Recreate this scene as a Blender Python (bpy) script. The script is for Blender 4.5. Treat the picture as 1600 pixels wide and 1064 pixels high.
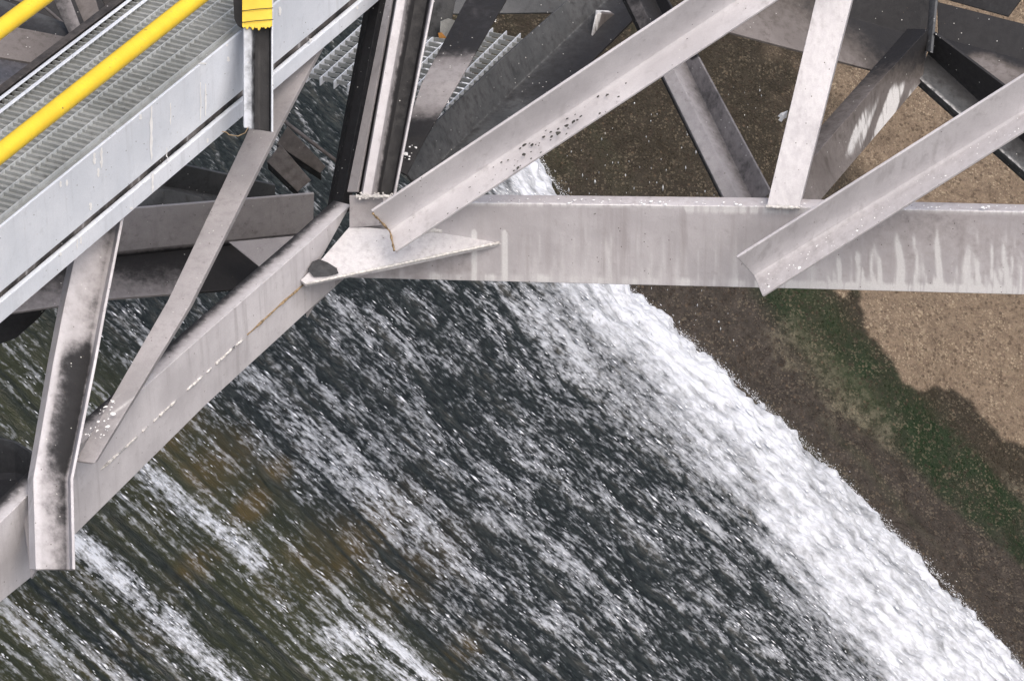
import bpy, bmesh, math, random
import numpy as np
from mathutils import Vector as V
random.seed(7); rng = np.random.default_rng(11)
for o in list(bpy.data.objects): bpy.data.objects.remove(o)
S = bpy.context.scene
# ---------------------------------------------------------------- camera, sky, sun, exposure
PITCH = math.radians(32); FL = 120.0; FP = FL/36*1600; D0 = 10.5
CAM = V((0, 0, 9.0))
cd = bpy.data.cameras.new('camera'); cd.lens = FL; cd.sensor_width = 36; cd.clip_start = 0.1; cd.clip_end = 500
co = bpy.data.objects.new('camera', cd); S.collection.objects.link(co)
co.location = CAM; co.rotation_euler = (math.pi/2 - PITCH, 0, 0); S.camera = co
W = bpy.data.worlds.new('World'); S.world = W; W.use_nodes = True
SUN_EL, SUN_AZ = math.radians(55), math.radians(150)     # azimuth measured from +Y towards +X
sk = W.node_tree.nodes.new('ShaderNodeTexSky'); sk.sky_type = 'NISHITA'; sk.sun_disc = False
sk.sun_elevation = SUN_EL; sk.sun_rotation = SUN_AZ; sk.dust_density = 6.0; sk.air_density = 0.8; sk.ozone_density = 0.6
bg = W.node_tree.nodes['Background']; bg.inputs[1].default_value = 0.12
W.node_tree.links.new(sk.outputs[0], bg.inputs[0])
sl = bpy.data.lights.new('sun', 'SUN'); sl.energy = 1.35; sl.angle = math.radians(90); sl.color = (1, .975, .96)
so = bpy.data.objects.new('sun', sl); S.collection.objects.link(so)
sd_ = V((math.sin(SUN_AZ)*math.cos(SUN_EL), math.cos(SUN_AZ)*math.cos(SUN_EL), math.sin(SUN_EL)))
so.rotation_euler = sd_.to_track_quat('Z', 'Y').to_euler(); so.location = (-3, 5, 14)
S.view_settings.view_transform = 'Standard'; S.view_settings.look = 'None'; S.view_settings.gamma = 1
S.view_settings.use_curve_mapping = False; S.view_settings.exposure = 0.38
# ---------------------------------------------------------------- helpers
FW = V((0, math.cos(PITCH), -math.sin(PITCH))); UP = V((0, math.sin(PITCH), math.cos(PITCH))); RT = V((1, 0, 0))
def P(px, py, dd=0.0):
    px, py, dd = float(px), float(py), float(dd)
    return CAM + (D0+dd)*(FW + RT*((px-800)/FP) + UP*((532-py)/FP))
def ray(px, py): return FW + RT*((px-800)/FP) + UP*((532-py)/FP)
def Pz(px, py, z):
    r = ray(px, py); return CAM + r*((z-CAM.z)/r.z)
def Pp(px, py, pt, n):
    r = ray(px, py); return CAM + r*((pt-CAM).dot(n)/r.dot(n))
def depth_of(p): return (p-CAM).dot(FW)-D0
C = S.collection
def thing(name, label, cat, loc, group=None):
    o = bpy.data.objects.new(name, None); C.objects.link(o); o.location = loc; o.empty_display_size = .1
    o['label'] = label; o['category'] = cat
    if group: o['group'] = group
    return o
def link(name, me, mat, parent=None, center=True, label=None, kind=None, cat=None):
    n = len(me.vertices); co_ = np.empty(n*3, np.float32); me.vertices.foreach_get('co', co_); co_ = co_.reshape(-1, 3)
    c = (co_.min(0)+co_.max(0))/2 if center else np.zeros(3, np.float32)
    co_ -= c; me.vertices.foreach_set('co', co_.ravel()); me.update()
    o = bpy.data.objects.new(name, me); C.objects.link(o)
    o.location = V([float(a) for a in c])
    if parent:
        off = V(parent.location); pp = parent.parent
        while pp: off += V(pp.location); pp = pp.parent
        o.parent = parent; o.location = o.location - off
    if mat and not me.materials: me.materials.append(mat)
    if label: o['label'] = label
    if kind: o['kind'] = kind
    if cat: o['category'] = cat
    return o
def bevel(o, w=.0018):
    m = o.modifiers.new('bevel', 'BEVEL'); m.width = w; m.segments = 2; m.limit_method = 'ANGLE'; m.angle_limit = math.radians(35)
def ss(x, a, b):
    t = max(0.0, min(1.0, (x-a)/(b-a))); return t*t*(3-2*t)
def loft(name, sections, mat, parent, t=.008, soot_shade=None, lime=None, nu=24, nv=3, flip=False, smooth=False, label=None, fn=None):
    """plate of thickness t folded along the profile given by each section (list of points), swept through the sections"""
    k = len(sections[0])
    # refine across
    def across(sec):
        out = []
        for i in range(k-1):
            for j in range(nv): out.append(sec[i].lerp(sec[i+1], j/nv))
        out.append(sec[-1]); return out
    secs = []
    tot = len(sections)-1
    for i in range(tot):
        m = max(1, nu//tot)
        for j in range(m): secs.append([a.lerp(b, j/m) for a, b in zip(sections[i], sections[i+1])])
    secs.append(sections[-1])
    def interp(lst):
        out = []
        for i in range(k-1):
            for j in range(nv): out.append(lst[i]+(lst[i+1]-lst[i])*j/nv)
        out.append(lst[-1]); return out
    L = len(secs)
    outer, inner = [], []
    for i, sec in enumerate(secs):
        a = secs[max(0, i-1)]; b = secs[min(L-1, i+1)]
        ax = (sum(b, V((0, 0, 0)))-sum(a, V((0, 0, 0)))).normalized()
        nr = []
        for j in range(k-1):
            d = sec[j+1]-sec[j]; d = d-ax*d.dot(ax)
            nn = ax.cross(d); nr.append(nn.normalized() if nn.length > 1e-9 else V((0, 0, 1)))
        tot_len = sum(((sec[j+1]-sec[j]).length*nr[j].dot(FW)) for j in range(k-1))
        sg = 1 if tot_len > 0 else -1
        if flip: sg = -sg
        pn = []
        for j in range(k):
            if j == 0: v = nr[0]
            elif j == k-1: v = nr[-1]
            else:
                v = nr[j-1]+nr[j]
                v = v.normalized() if v.length > 1e-6 else nr[j]
                v = v/max(.45, v.dot(nr[j]))
            pn.append(v*sg*t)
        inn = [p+q for p, q in zip(sec, pn)]
        outer.append(across(sec)); inner.append(across(inn))
    m = len(outer[0])
    verts = [p for r in outer for p in r]+[p for r in inner for p in r]
    N0 = L*m
    F = []
    for i in range(L-1):
        for j in range(m-1):
            a = i*m+j; F.append((a, a+1, a+m+1, a+m)); F.append((N0+a, N0+a+m, N0+a+m+1, N0+a+1))
        a = i*m; F.append((a, a+m, N0+a+m, N0+a)); a = i*m+m-1; F.append((a, N0+a, N0+a+m, a+m))
    for j in range(m-1):
        F.append((j, N0+j, N0+j+1, j+1)); a = (L-1)*m+j; F.append((a, a+1, N0+a+1, N0+a))
    me = bpy.data.meshes.new(name); me.from_pydata(verts, [], F)
    bm = bmesh.new(); bm.from_mesh(me); bmesh.ops.recalc_face_normals(bm, faces=bm.faces[:]); bm.to_mesh(me); bm.free()
    so_ = interp(soot_shade) if soot_shade else [0.0]*m
    sa, la = [], []
    for i in range(L):
        for j in range(m):
            u, v = i/(L-1), j/(m-1)
            s_, l_ = so_[j], 0.0
            if fn:
                r = ray_px(outer[i][j]); s_, l_ = fn(r[0], r[1], u, v, s_)
            sa.append(s_); la.append(l_)
    A = me.attributes.new('soot_shade', 'FLOAT', 'POINT'); A.data.foreach_set('value', sa+sa)  # per-vertex darkening: sooty deposits plus painted shade for areas under the structure
    A = me.attributes.new('lime', 'FLOAT', 'POINT'); A.data.foreach_set('value', la+la)
    if smooth:
        me.polygons.foreach_set('use_smooth', [True]*len(me.polygons))
    o = link(name, me, mat, parent, label=label)
    if smooth:
        me.set_sharp_from_angle(angle=math.radians(50))
    bevel(o); return o
def ray_px(p):
    d = p-CAM; z = d.dot(FW); return (800+d.dot(RT)/z*FP, 532-d.dot(UP)/z*FP)
def slab(name, pts, mat, parent, t=.01, direction=None, soot_shade=0.0, lime=0.0, bev=True, label=None):
    """flat polygon plate with thickness; pts are world points"""
    n = (pts[1]-pts[0]).cross(pts[2]-pts[0]).normalized()
    for i in range(2, len(pts)-1):
        n2 = (pts[i]-pts[0]).cross(pts[i+1]-pts[0])
        n = n if n2.length < 1e-9 else (n + n2.normalized()*(1 if n2.dot(n) > 0 else -1))
    n.normalize()
    if n.dot(FW) < 0: n = -n
    if direction: n = direction
    k = len(pts); vs = list(pts)+[p+n*t for p in pts]
    F = [tuple(range(k)), tuple(range(2*k-1, k-1, -1))]+[(i, i+k, (i+1) % k+k, (i+1) % k) for i in range(k)]
    me = bpy.data.meshes.new(name); me.from_pydata(vs, [], F)
    bm = bmesh.new(); bm.from_mesh(me); bmesh.ops.recalc_face_normals(bm, faces=bm.faces[:]); bm.to_mesh(me); bm.free()
    me.attributes.new('soot_shade', 'FLOAT', 'POINT').data.foreach_set('value', [soot_shade]*(2*k))
    me.attributes.new('lime', 'FLOAT', 'POINT').data.foreach_set('value', [lime]*(2*k))
    o = link(name, me, mat, parent, label=label)
    if bev: bevel(o, .0012)
    return o
def tube(name, pts, r, mat, parent=None, n=14, rough=0.0, soot_shade=0.0, **kw):
    vs, F = [], []
    for i, p in enumerate(pts):
        a = pts[max(0, i-1)]; b = pts[min(len(pts)-1, i+1)]; ax = (b-a).normalized()
        x = ax.cross(V((.3, .2, 1))).normalized(); y = ax.cross(x)
        rr = r*(1+rough*random.uniform(-1, 1)); ox = V([random.uniform(-1, 1)*r*rough*.6 for _ in range(3)])
        for j in range(n):
            th = 2*math.pi*j/n; q = rr*(1+rough*.5*random.uniform(-1, 1))
            vs.append(p+ox+x*math.cos(th)*q+y*math.sin(th)*q)
    for i in range(len(pts)-1):
        for j in range(n):
            F.append((i*n+j, i*n+(j+1) % n, (i+1)*n+(j+1) % n, (i+1)*n+j))
    F.append(tuple(range(n))[::-1]); F.append(tuple((len(pts)-1)*n+j for j in range(n)))
    me = bpy.data.meshes.new(name); me.from_pydata(vs, [], F)
    me.polygons.foreach_set('use_smooth', [True]*len(me.polygons))
    me.attributes.new('soot_shade', 'FLOAT', 'POINT').data.foreach_set('value', [soot_shade]*len(vs))
    return link(name, me, mat, parent, **kw)
def polyline(pts, n):
    """resample list of world points"""
    out = []
    for i in range(len(pts)-1):
        for j in range(n): out.append(pts[i].lerp(pts[i+1], j/n))
    out.append(pts[-1]); return out
# ---------------------------------------------------------------- materials
class NT:
    def __init__(s, name):
        s.m = bpy.data.materials.new(name); s.m.use_nodes = True; s.t = s.m.node_tree
        s.b = s.t.nodes['Principled BSDF']; s.o = s.t.nodes['Material Output']
    def n(s, typ, **kw):
        x = s.t.nodes.new(typ)
        for k, v in kw.items(): setattr(x, k, v)
        return x
    def l(s, a, b): s.t.links.new(a, b)
    def coord(s, scale=(1, 1, 1), rot=(0, 0, 0)):
        tc = s.n('ShaderNodeNewGeometry'); mp = s.n('ShaderNodeMapping')
        mp.inputs['Scale'].default_value = scale; mp.inputs['Rotation'].default_value = rot
        s.l(tc.outputs['Position'], mp.inputs[0]); return mp.outputs[0]
    def noise(s, vec, scale, detail=4, rough=.55):
        x = s.n('ShaderNodeTexNoise'); x.inputs['Scale'].default_value = scale; x.inputs['Detail'].default_value = detail
        x.inputs['Roughness'].default_value = rough; s.l(vec, x.inputs['Vector']); return x.outputs[0]
    def voro(s, vec, scale, feat='F1', out=0):
        x = s.n('ShaderNodeTexVoronoi'); x.feature = feat; x.inputs['Scale'].default_value = scale; s.l(vec, x.inputs['Vector']); return x.outputs[out]
    def ramp(s, fac, a, b, v0=0.0, v1=1.0, smooth=True):
        x = s.n('ShaderNodeMapRange'); x.interpolation_type = 'SMOOTHSTEP' if smooth else 'LINEAR'
        x.inputs[1].default_value = a; x.inputs[2].default_value = b; x.inputs[3].default_value = v0; x.inputs[4].default_value = v1
        s.l(fac, x.inputs[0]); return x.outputs[0]
    def mix(s, fac, a, b):
        x = s.n('ShaderNodeMix', data_type='RGBA')
        for v, i in ((fac, 0), (a, 6), (b, 7)):
            if isinstance(v, (int, float)): x.inputs[i].default_value = v
            elif isinstance(v, tuple): x.inputs[i].default_value = (*v, 1)
            else: s.l(v, x.inputs[i])
        return x.outputs[2]
    def math(s, op, a, b=0.0, c=None):
        x = s.n('ShaderNodeMath', operation=op)
        for v, i in ((a, 0), (b, 1), (c, 2)):
            if v is None: continue
            if isinstance(v, (int, float)): x.inputs[i].default_value = v
            else: s.l(v, x.inputs[i])
        return x.outputs[0]
    def attr(s, name): return s.n('ShaderNodeAttribute', attribute_name=name).outputs['Fac']
    def bump(s, h, strength=.3, dist=.01):
        x = s.n('ShaderNodeBump'); x.inputs['Strength'].default_value = strength; x.inputs['Distance'].default_value = dist
        s.l(h, x.inputs['Height']); s.l(x.outputs[0], s.b.inputs['Normal'])
def steel(name, a, b, grime, black=(.025, .025, .027), rough=.55, streak=.5, spec=.25, specks=.5, metal=0.0):
    m = NT(name)
    g = m.coord(); gz = m.coord((42, 42, 2.2))
    n1 = m.noise(g, 5, 5); n2 = m.noise(g, 38, 5, .65); n3 = m.noise(gz, 1.0, 4, .6); n4 = m.noise(g, 240, 3, .7)
    col = m.mix(m.ramp(n1, .32, .68), a, b)
    col = m.mix(m.math('MULTIPLY', m.ramp(n3, .48, .72, 0, streak), m.ramp(m.noise(g, 3.1, 3), .36, .62, .15, 1.2)), col, grime)
    col = m.mix(m.ramp(n2, .55, .8, 0, .55), col, grime)
    gl = m.coord((60, 60, 3.2), (0, 0, 0))
    n5 = m.noise(gl, 1.0, 3, .6)
    lime = m.attr('lime')
    lim = m.math('MULTIPLY', lime, m.ramp(n5, .25, .62, .25, 1))
    col = m.mix(m.ramp(lim, .05, .52), col, (.80, .80, .80))
    col = m.mix(m.ramp(n4, .3, .7, 0, .22), col, grime)
    soot_shade = m.attr('soot_shade')  # darkens the colour for sooty dirt and for painted-in shade alike
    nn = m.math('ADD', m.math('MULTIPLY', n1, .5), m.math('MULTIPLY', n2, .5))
    sf = m.math('ADD', soot_shade, m.math('MULTIPLY', m.math('SUBTRACT', nn, .5), .9))
    sf = m.math('MULTIPLY', m.ramp(sf, .03, .82), m.ramp(soot_shade, 0, .12))
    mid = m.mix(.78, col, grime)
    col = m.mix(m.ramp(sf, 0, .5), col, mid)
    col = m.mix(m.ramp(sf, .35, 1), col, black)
    # fine grain, rust flecks and bird-lime specks
    v = m.voro(g, 85); vc = m.voro(g, 85, out=1)
    pick = m.n('ShaderNodeSeparateColor'); m.l(vc, pick.inputs[0])
    sp = m.math('MULTIPLY', m.ramp(v, .10, .22, 1, 0), m.math('GREATER_THAN', pick.outputs[0], 1-.10*specks))
    col = m.mix(sp, col, (.6, .6, .58))
    sp2 = m.math('MULTIPLY', m.ramp(v, .08, .2, 1, 0), m.math('GREATER_THAN', pick.outputs[1], 1-.06))
    col = m.mix(sp2, col, (.07, .055, .045))
    m.l(col, m.b.inputs['Base Color'])
    m.l(m.ramp(n2, .3, .7, rough-.1, rough+.18), m.b.inputs['Roughness'])
    m.b.inputs['Metallic'].default_value = metal; m.b.inputs['Specular IOR Level'].default_value = spec
    h = m.math('ADD', m.math('MULTIPLY', n4, .5), m.math('ADD', n2, m.math('MULTIPLY', n1, 4)))
    m.bump(h, .35, .003)
    return m.m
M = {}
M['paint'] = steel('pale_painted_steel', (.50, .488, .508), (.64, .628, .65), (.36, .345, .355))
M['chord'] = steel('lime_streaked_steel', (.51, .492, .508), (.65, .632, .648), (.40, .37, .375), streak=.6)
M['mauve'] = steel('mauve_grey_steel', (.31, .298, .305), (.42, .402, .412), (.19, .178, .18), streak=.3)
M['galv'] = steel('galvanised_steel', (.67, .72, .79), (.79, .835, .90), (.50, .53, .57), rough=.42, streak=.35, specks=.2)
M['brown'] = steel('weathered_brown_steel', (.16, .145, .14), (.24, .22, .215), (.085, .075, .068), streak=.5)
M['dark'] = steel('sooty_shaded_steel', (.075, .08, .085), (.13, .135, .14), (.03, .03, .032), streak=.6, specks=.8)  # dark tone combines sooty grime with painted shade of the structure above
M['bars'] = steel('grating_bar_steel', (.42, .45, .46), (.56, .59, .60), (.24, .24, .23), specks=.2)
M['grate'] = steel('grating_steel', (.27, .285, .28), (.38, .395, .39), (.17, .17, .16), specks=.3)
def simple(name, col, rough=.5, var=.2, scale=30, bump=.1):
    m = NT(name); g = m.coord(); n = m.noise(g, scale, 4)
    m.l(m.mix(m.ramp(n, .3, .7), tuple(c*(1-var) for c in col), tuple(min(1, c*(1+var)) for c in col)), m.b.inputs['Base Color'])
    m.b.inputs['Roughness'].default_value = rough; m.bump(n, bump, .004); return m.m
M['yellow'] = simple('yellow_enamel', (.86, .60, .035), .35, .08, 12, .1)
def enamel():
    m = NT('scuffed_yellow_enamel'); g = m.coord(); n = m.noise(g, 14, 5); n2 = m.noise(g, 90, 4, .7)
    c = m.mix(m.ramp(n, .3, .7), (.80, .55, .04), (.88, .63, .045)); c = m.mix(m.math('MULTIPLY', m.ramp(n2, .56, .7), m.ramp(n, .45, .65, .1, .8)), c, (.52, .40, .10))
    c = m.mix(m.ramp(m.noise(g, 45, 2), .72, .76), c, (.10, .08, .06))
    m.l(c, m.b.inputs['Base Color']); m.l(m.ramp(n2, .3, .7, .3, .55), m.b.inputs['Roughness']); m.bump(n2, .3, .003); return m.m
M['yellow'] = enamel()
M['white'] = simple('bird_lime', (.88, .89, .89), .7, .08, 60, .3)
M['chip'] = simple('paint_chip', (.05, .05, .045), .7, .4, 60)
M['weld'] = simple('weld_metal', (.62, .61, .59), .6, .25, 120, .5)
M['rust'] = simple('rusty_edge', (.26, .19, .11), .8, .5, 90, .5)
M['blackwire'] = simple('black_wire', (.05, .045, .03), .6)
M['rubber'] = simple('black_rubber', (.018, .017, .017), .6, .4)
# ---------------------------------------------------------------- noise fields on grids
def gfield(ns, nt, ds, ls, lt, seed, warp=None):
    """gaussian-correlated noise with correlation lengths ls, lt (metres) on a grid of step ds, unit variance"""
    r = np.random.default_rng(seed); a = r.standard_normal((ns, nt)).astype(np.float32)
    ks = np.fft.fftfreq(ns, ds)[:, None]; kt = np.fft.rfftfreq(nt, ds)[None, :]
    f = np.fft.rfft2(a)*np.exp(-2*(math.pi**2)*((ks*ls)**2+(kt*lt)**2))
    x = np.fft.irfft2(f, s=(ns, nt)); x -= x.mean(); x /= x.std(); return x.astype(np.float32)
def sample(F, i, j):
    ns, nt = F.shape; i = np.clip(i, 0, ns-1.001); j = np.clip(j, 0, nt-1.001)
    i0 = i.astype(int); j0 = j.astype(int); a = i-i0; b = j-j0
    return F[i0, j0]*(1-a)*(1-b)+F[i0+1, j0]*a*(1-b)+F[i0, j0+1]*(1-a)*b+F[i0+1, j0+1]*a*b
def sstep(x, a, b):
    t = np.clip((x-a)/(b-a), 0, 1); return t*t*(3-2*t)
def sdist(X, Y, poly):
    """signed distance to a polyline (positive on its right, walking image-down)"""
    best = np.full(X.shape, 1e9); sg = np.ones(X.shape)
    for (x0, y0), (x1, y1) in zip(poly[:-1], poly[1:]):
        dx, dy = x1-x0, y1-y0; L2 = dx*dx+dy*dy
        t = np.clip(((X-x0)*dx+(Y-y0)*dy)/L2, 0, 1)
        qx, qy = X-(x0+t*dx), Y-(y0+t*dy); d = np.hypot(qx, qy)
        cr = dx*(Y-y0)-dy*(X-x0); m = d < best
        best = np.where(m, d, best); sg = np.where(m, np.where(cr < 0, 1, -1), sg)
    return best*sg
# the chute: an inclined plane, s runs down the flow, t across it (up the bank)
fv = V((.75, -.34, -.55)).normalized(); cv = V((.437, .9, 0)); cv = (cv-fv*cv.dot(fv)).normalized()
nv_ = cv.cross(fv); nv_ = nv_ if nv_.z > 0 else -nv_
ORG = P(800, 700, 4.0)
npv = lambda v: np.array([v.x, v.y, v.z])
def to_px(s, t, h=0):
    p = npv(ORG)[None, None, :]+s[..., None]*npv(fv)+t[..., None]*npv(cv)+(h[..., None] if isinstance(h, np.ndarray) else h)*npv(nv_)
    d = p-npv(CAM); z = d@npv(FW)
    return 800+(d@npv(RT))/z*FP, 532-(d@npv(UP))/z*FP, p
def px_to_st(px, py):
    p = Pp(px, py, ORG, nv_)-ORG; return p.dot(fv), p.dot(cv)
EDGE_PX = [(560, -260), (640, -60), (735, 110), (815, 205), (880, 300), (985, 450), (1150, 590), (1310, 740), (1450, 880), (1600, 1040), (1800, 1250), (2100, 1560)]
e_st = sorted(px_to_st(*q) for q in EDGE_PX)
es = np.array([a for a, b in e_st]); et = np.array([b for a, b in e_st])
def edge_t(s): return np.interp(s, es, et)
def grid_mesh(name, pts, attrs, smooth=True):
    ns, nt = pts.shape[:2]
    me = bpy.data.meshes.new(name); nv = ns*nt; me.vertices.add(nv); me.vertices.foreach_set('co', pts.reshape(-1).astype(np.float32))
    i = np.arange(ns-1)[:, None]*nt+np.arange(nt-1)[None, :]
    q = np.stack([i, i+nt, i+nt+1, i+1], -1).reshape(-1, 4); nf = len(q)
    me.loops.add(nf*4); me.loops.foreach_set('vertex_index', q.ravel().astype(np.int32))
    me.polygons.add(nf); me.polygons.foreach_set('loop_start', (np.arange(nf)*4).astype(np.int32))
    me.polygons.foreach_set('use_smooth', np.ones(nf, bool))
    me.update(calc_edges=True)
    for k, a in attrs.items():
        me.attributes.new(k, 'FLOAT', 'POINT').data.foreach_set('value', a.ravel().astype(np.float32))
    return me
# ---------------------------------------------------------------- concrete bank
def build_bank():
    ds = .0135; s = np.arange(-5.6, 6.0, ds); t = np.arange(-.5, 7.0, ds)
    Sg, Tr = np.meshgrid(s, t, indexing='ij'); T = edge_t(Sg)+Tr          # t measured from the water's edge
    ns, nt = Sg.shape
    N1 = gfield(ns, nt, ds, .5, .3, 1); N2 = gfield(ns, nt, ds, .09, .07, 2); N3 = gfield(ns, nt, ds, .03, .03, 3); N4 = gfield(ns, nt, ds, .25, .04, 4)
    th = math.tan(math.radians(17))
    h = np.where(Tr > 0, Tr*th, Tr*.5)+.03*N1+.009*N2+.005*N3-.02
    X, Y, pts = to_px(Sg, T, h)
    jag = 5*N2+6*N3
    tanpoly = [(1150, -200), (1210, 0), (1255, 60), (1275, 110), (1285, 200), (1300, 320), (1322, 450), (1338, 458), (1345, 466), (1354, 484), (1354, 505), (1360, 525), (1372, 545), (1380, 552), (1400, 556), (1418, 575), (1432, 600), (1446, 604), (1458, 608), (1470, 620), (1520, 630), (1545, 642), (1556, 668), (1562, 682), (1582, 686), (1610, 692), (1750, 760), (2100, 900)]
    d = sdist(X, Y, tanpoly)
    soft = np.interp(Y, [-300, 280, 430, 2000], [110, 75, 4, 4])
    off = np.interp(Y, [-300, 280, 430, 2000], [-20, -30, 0, 0])
    wet = 1-sstep(d+jag*np.where(Y > 400, 1.1, 3)+off, -soft, soft)
    g = np.abs(sdist(X, Y, [(1150, 300), (1250, 460), (1330, 575), (1410, 670), (1490, 760), (1600, 850), (1900, 1100)])+8*N1)
    gw = np.interp(Y, [300, 460, 600, 700, 800, 2000], [20, 62, 62, 55, 35, 15])
    green = (1-sstep(g+10*N4, gw*.4, gw*1.15))*(Y > 330)
    pl = np.abs(sdist(X, Y, [(1190, 440), (1230, 530), (1300, 610), (1390, 700), (1500, 790), (1620, 870), (1800, 1000)])+14*N1)
    lich = (1-sstep(pl, 10, 60))*sstep(N4+.4*N3, .2, 1.1)
    olive = (1-sstep(-d, 50, 150))*(Y > 420)
    algae = sstep(N4+.5*N1, .3, 2.0)
    olive = np.maximum(olive, 1-sstep(Y+20*N1, 250, 470))
    me = grid_mesh('concrete_bank', pts, {'wet': wet, 'green': green, 'lichen': lich, 'olive': olive, 'algae': algae})
    m = NT('gravelly_concrete'); gco = m.coord()
    n1 = m.noise(gco, 2.2, 5); n2 = m.noise(gco, 22, 6, .7); n3 = m.noise(gco, 110, 4, .7)
    v = m.voro(gco, 62); vc = m.voro(gco, 62, out=1); sc = m.n('ShaderNodeSeparateColor'); m.l(vc, sc.inputs[0])
    v2 = m.voro(gco, 30); vc2 = m.voro(gco, 30, out=1); sc2 = m.n('ShaderNodeSeparateColor'); m.l(vc2, sc2.inputs[0])
    dry = m.mix(m.ramp(n2, .3, .7), (.15, .113, .083), (.24, .186, .135))
    dry = m.mix(m.ramp(n3, .35, .68, 0, .5), dry, (.08, .06, .04))
    wetc = m.mix(m.ramp(n2, .25, .75), (.022, .018, .014), (.060, .050, .042))
    wetc = m.mix(m.ramp(n3, .4, .7, 0, .5), wetc, (.025, .02, .015))
    wetc = m.mix(m.math('MULTIPLY', m.attr('olive'), .75), wetc, (.024, .019, .010))
    wetc = m.mix(m.math('MULTIPLY', m.attr('green'), m.math('MULTIPLY', m.ramp(n2, .2, .6, .7, 1.0), m.ramp(m.noise(gco, 6, 4), .35, .6, .55, 1))), wetc, (.008, .020, .005))
    wetc = m.mix(m.math('MULTIPLY', m.attr('lichen'), m.ramp(n2, .4, .65)), wetc, (.125, .112, .08))
    wetc = m.mix(m.math('MULTIPLY', m.attr('algae'), .3), wetc, (.05, .06, .03))
    col = m.mix(m.attr('wet'), dry, wetc)
    def dots(vd, rnd, p0, size):
        k = m.math('MULTIPLY', m.math('MAXIMUM', m.math('SUBTRACT', rnd, p0), 0.0), size/(1-p0))
        return m.ramp(m.math('SUBTRACT', vd, k), -.06, .06, 1, 0)
    v3 = m.voro(gco, 118); vc3 = m.voro(gco, 118, out=1); sc3 = m.n('ShaderNodeSeparateColor'); m.l(vc3, sc3.inputs[0])
    peb = m.math('MAXIMUM', m.math('MULTIPLY', dots(v, sc.outputs[0], .55, .55), m.math('GREATER_THAN', sc.outputs[0], .6)), m.math('MULTIPLY', dots(v3, sc3.outputs[0], .6, .7), m.math('GREATER_THAN', sc3.outputs[0], .68)))
    peb = m.math('MULTIPLY', peb, m.ramp(m.noise(gco, 9, 3), .38, .62, .25, 1))
    peb = m.math('MULTIPLY', peb, m.ramp(m.attr('wet'), 0, 1, .5, .18))
    col = m.mix(peb, col, (.42, .35, .25))
    dk = m.math('MULTIPLY', dots(v, sc.outputs[1], .6, .7), m.math('GREATER_THAN', sc.outputs[1], .68))
    col = m.mix(m.math('MULTIPLY', dk, .45), col, (.04, .028, .02))
    pk2 = m.math('MULTIPLY', m.ramp(v2, .12, .26, 1, 0), m.math('GREATER_THAN', sc2.outputs[0], .8))
    col = m.mix(m.math('MULTIPLY', pk2, .6), col, (.12, .085, .055))
    m.l(col, m.b.inputs['Base Color'])
    m.l(m.ramp(m.attr('wet'), 0, 1, .85, .5), m.b.inputs['Roughness']); m.b.inputs['Specular IOR Level'].default_value = .2
    m.bump(m.math('ADD', m.math('MULTIPLY', m.ramp(v, 0, .5, 1, 0), .6), m.math('ADD', n2, m.math('MULTIPLY', n3, .5))), .7, .012)
    link('concrete_bank', me, m.m, kind='structure')
build_bank()
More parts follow.
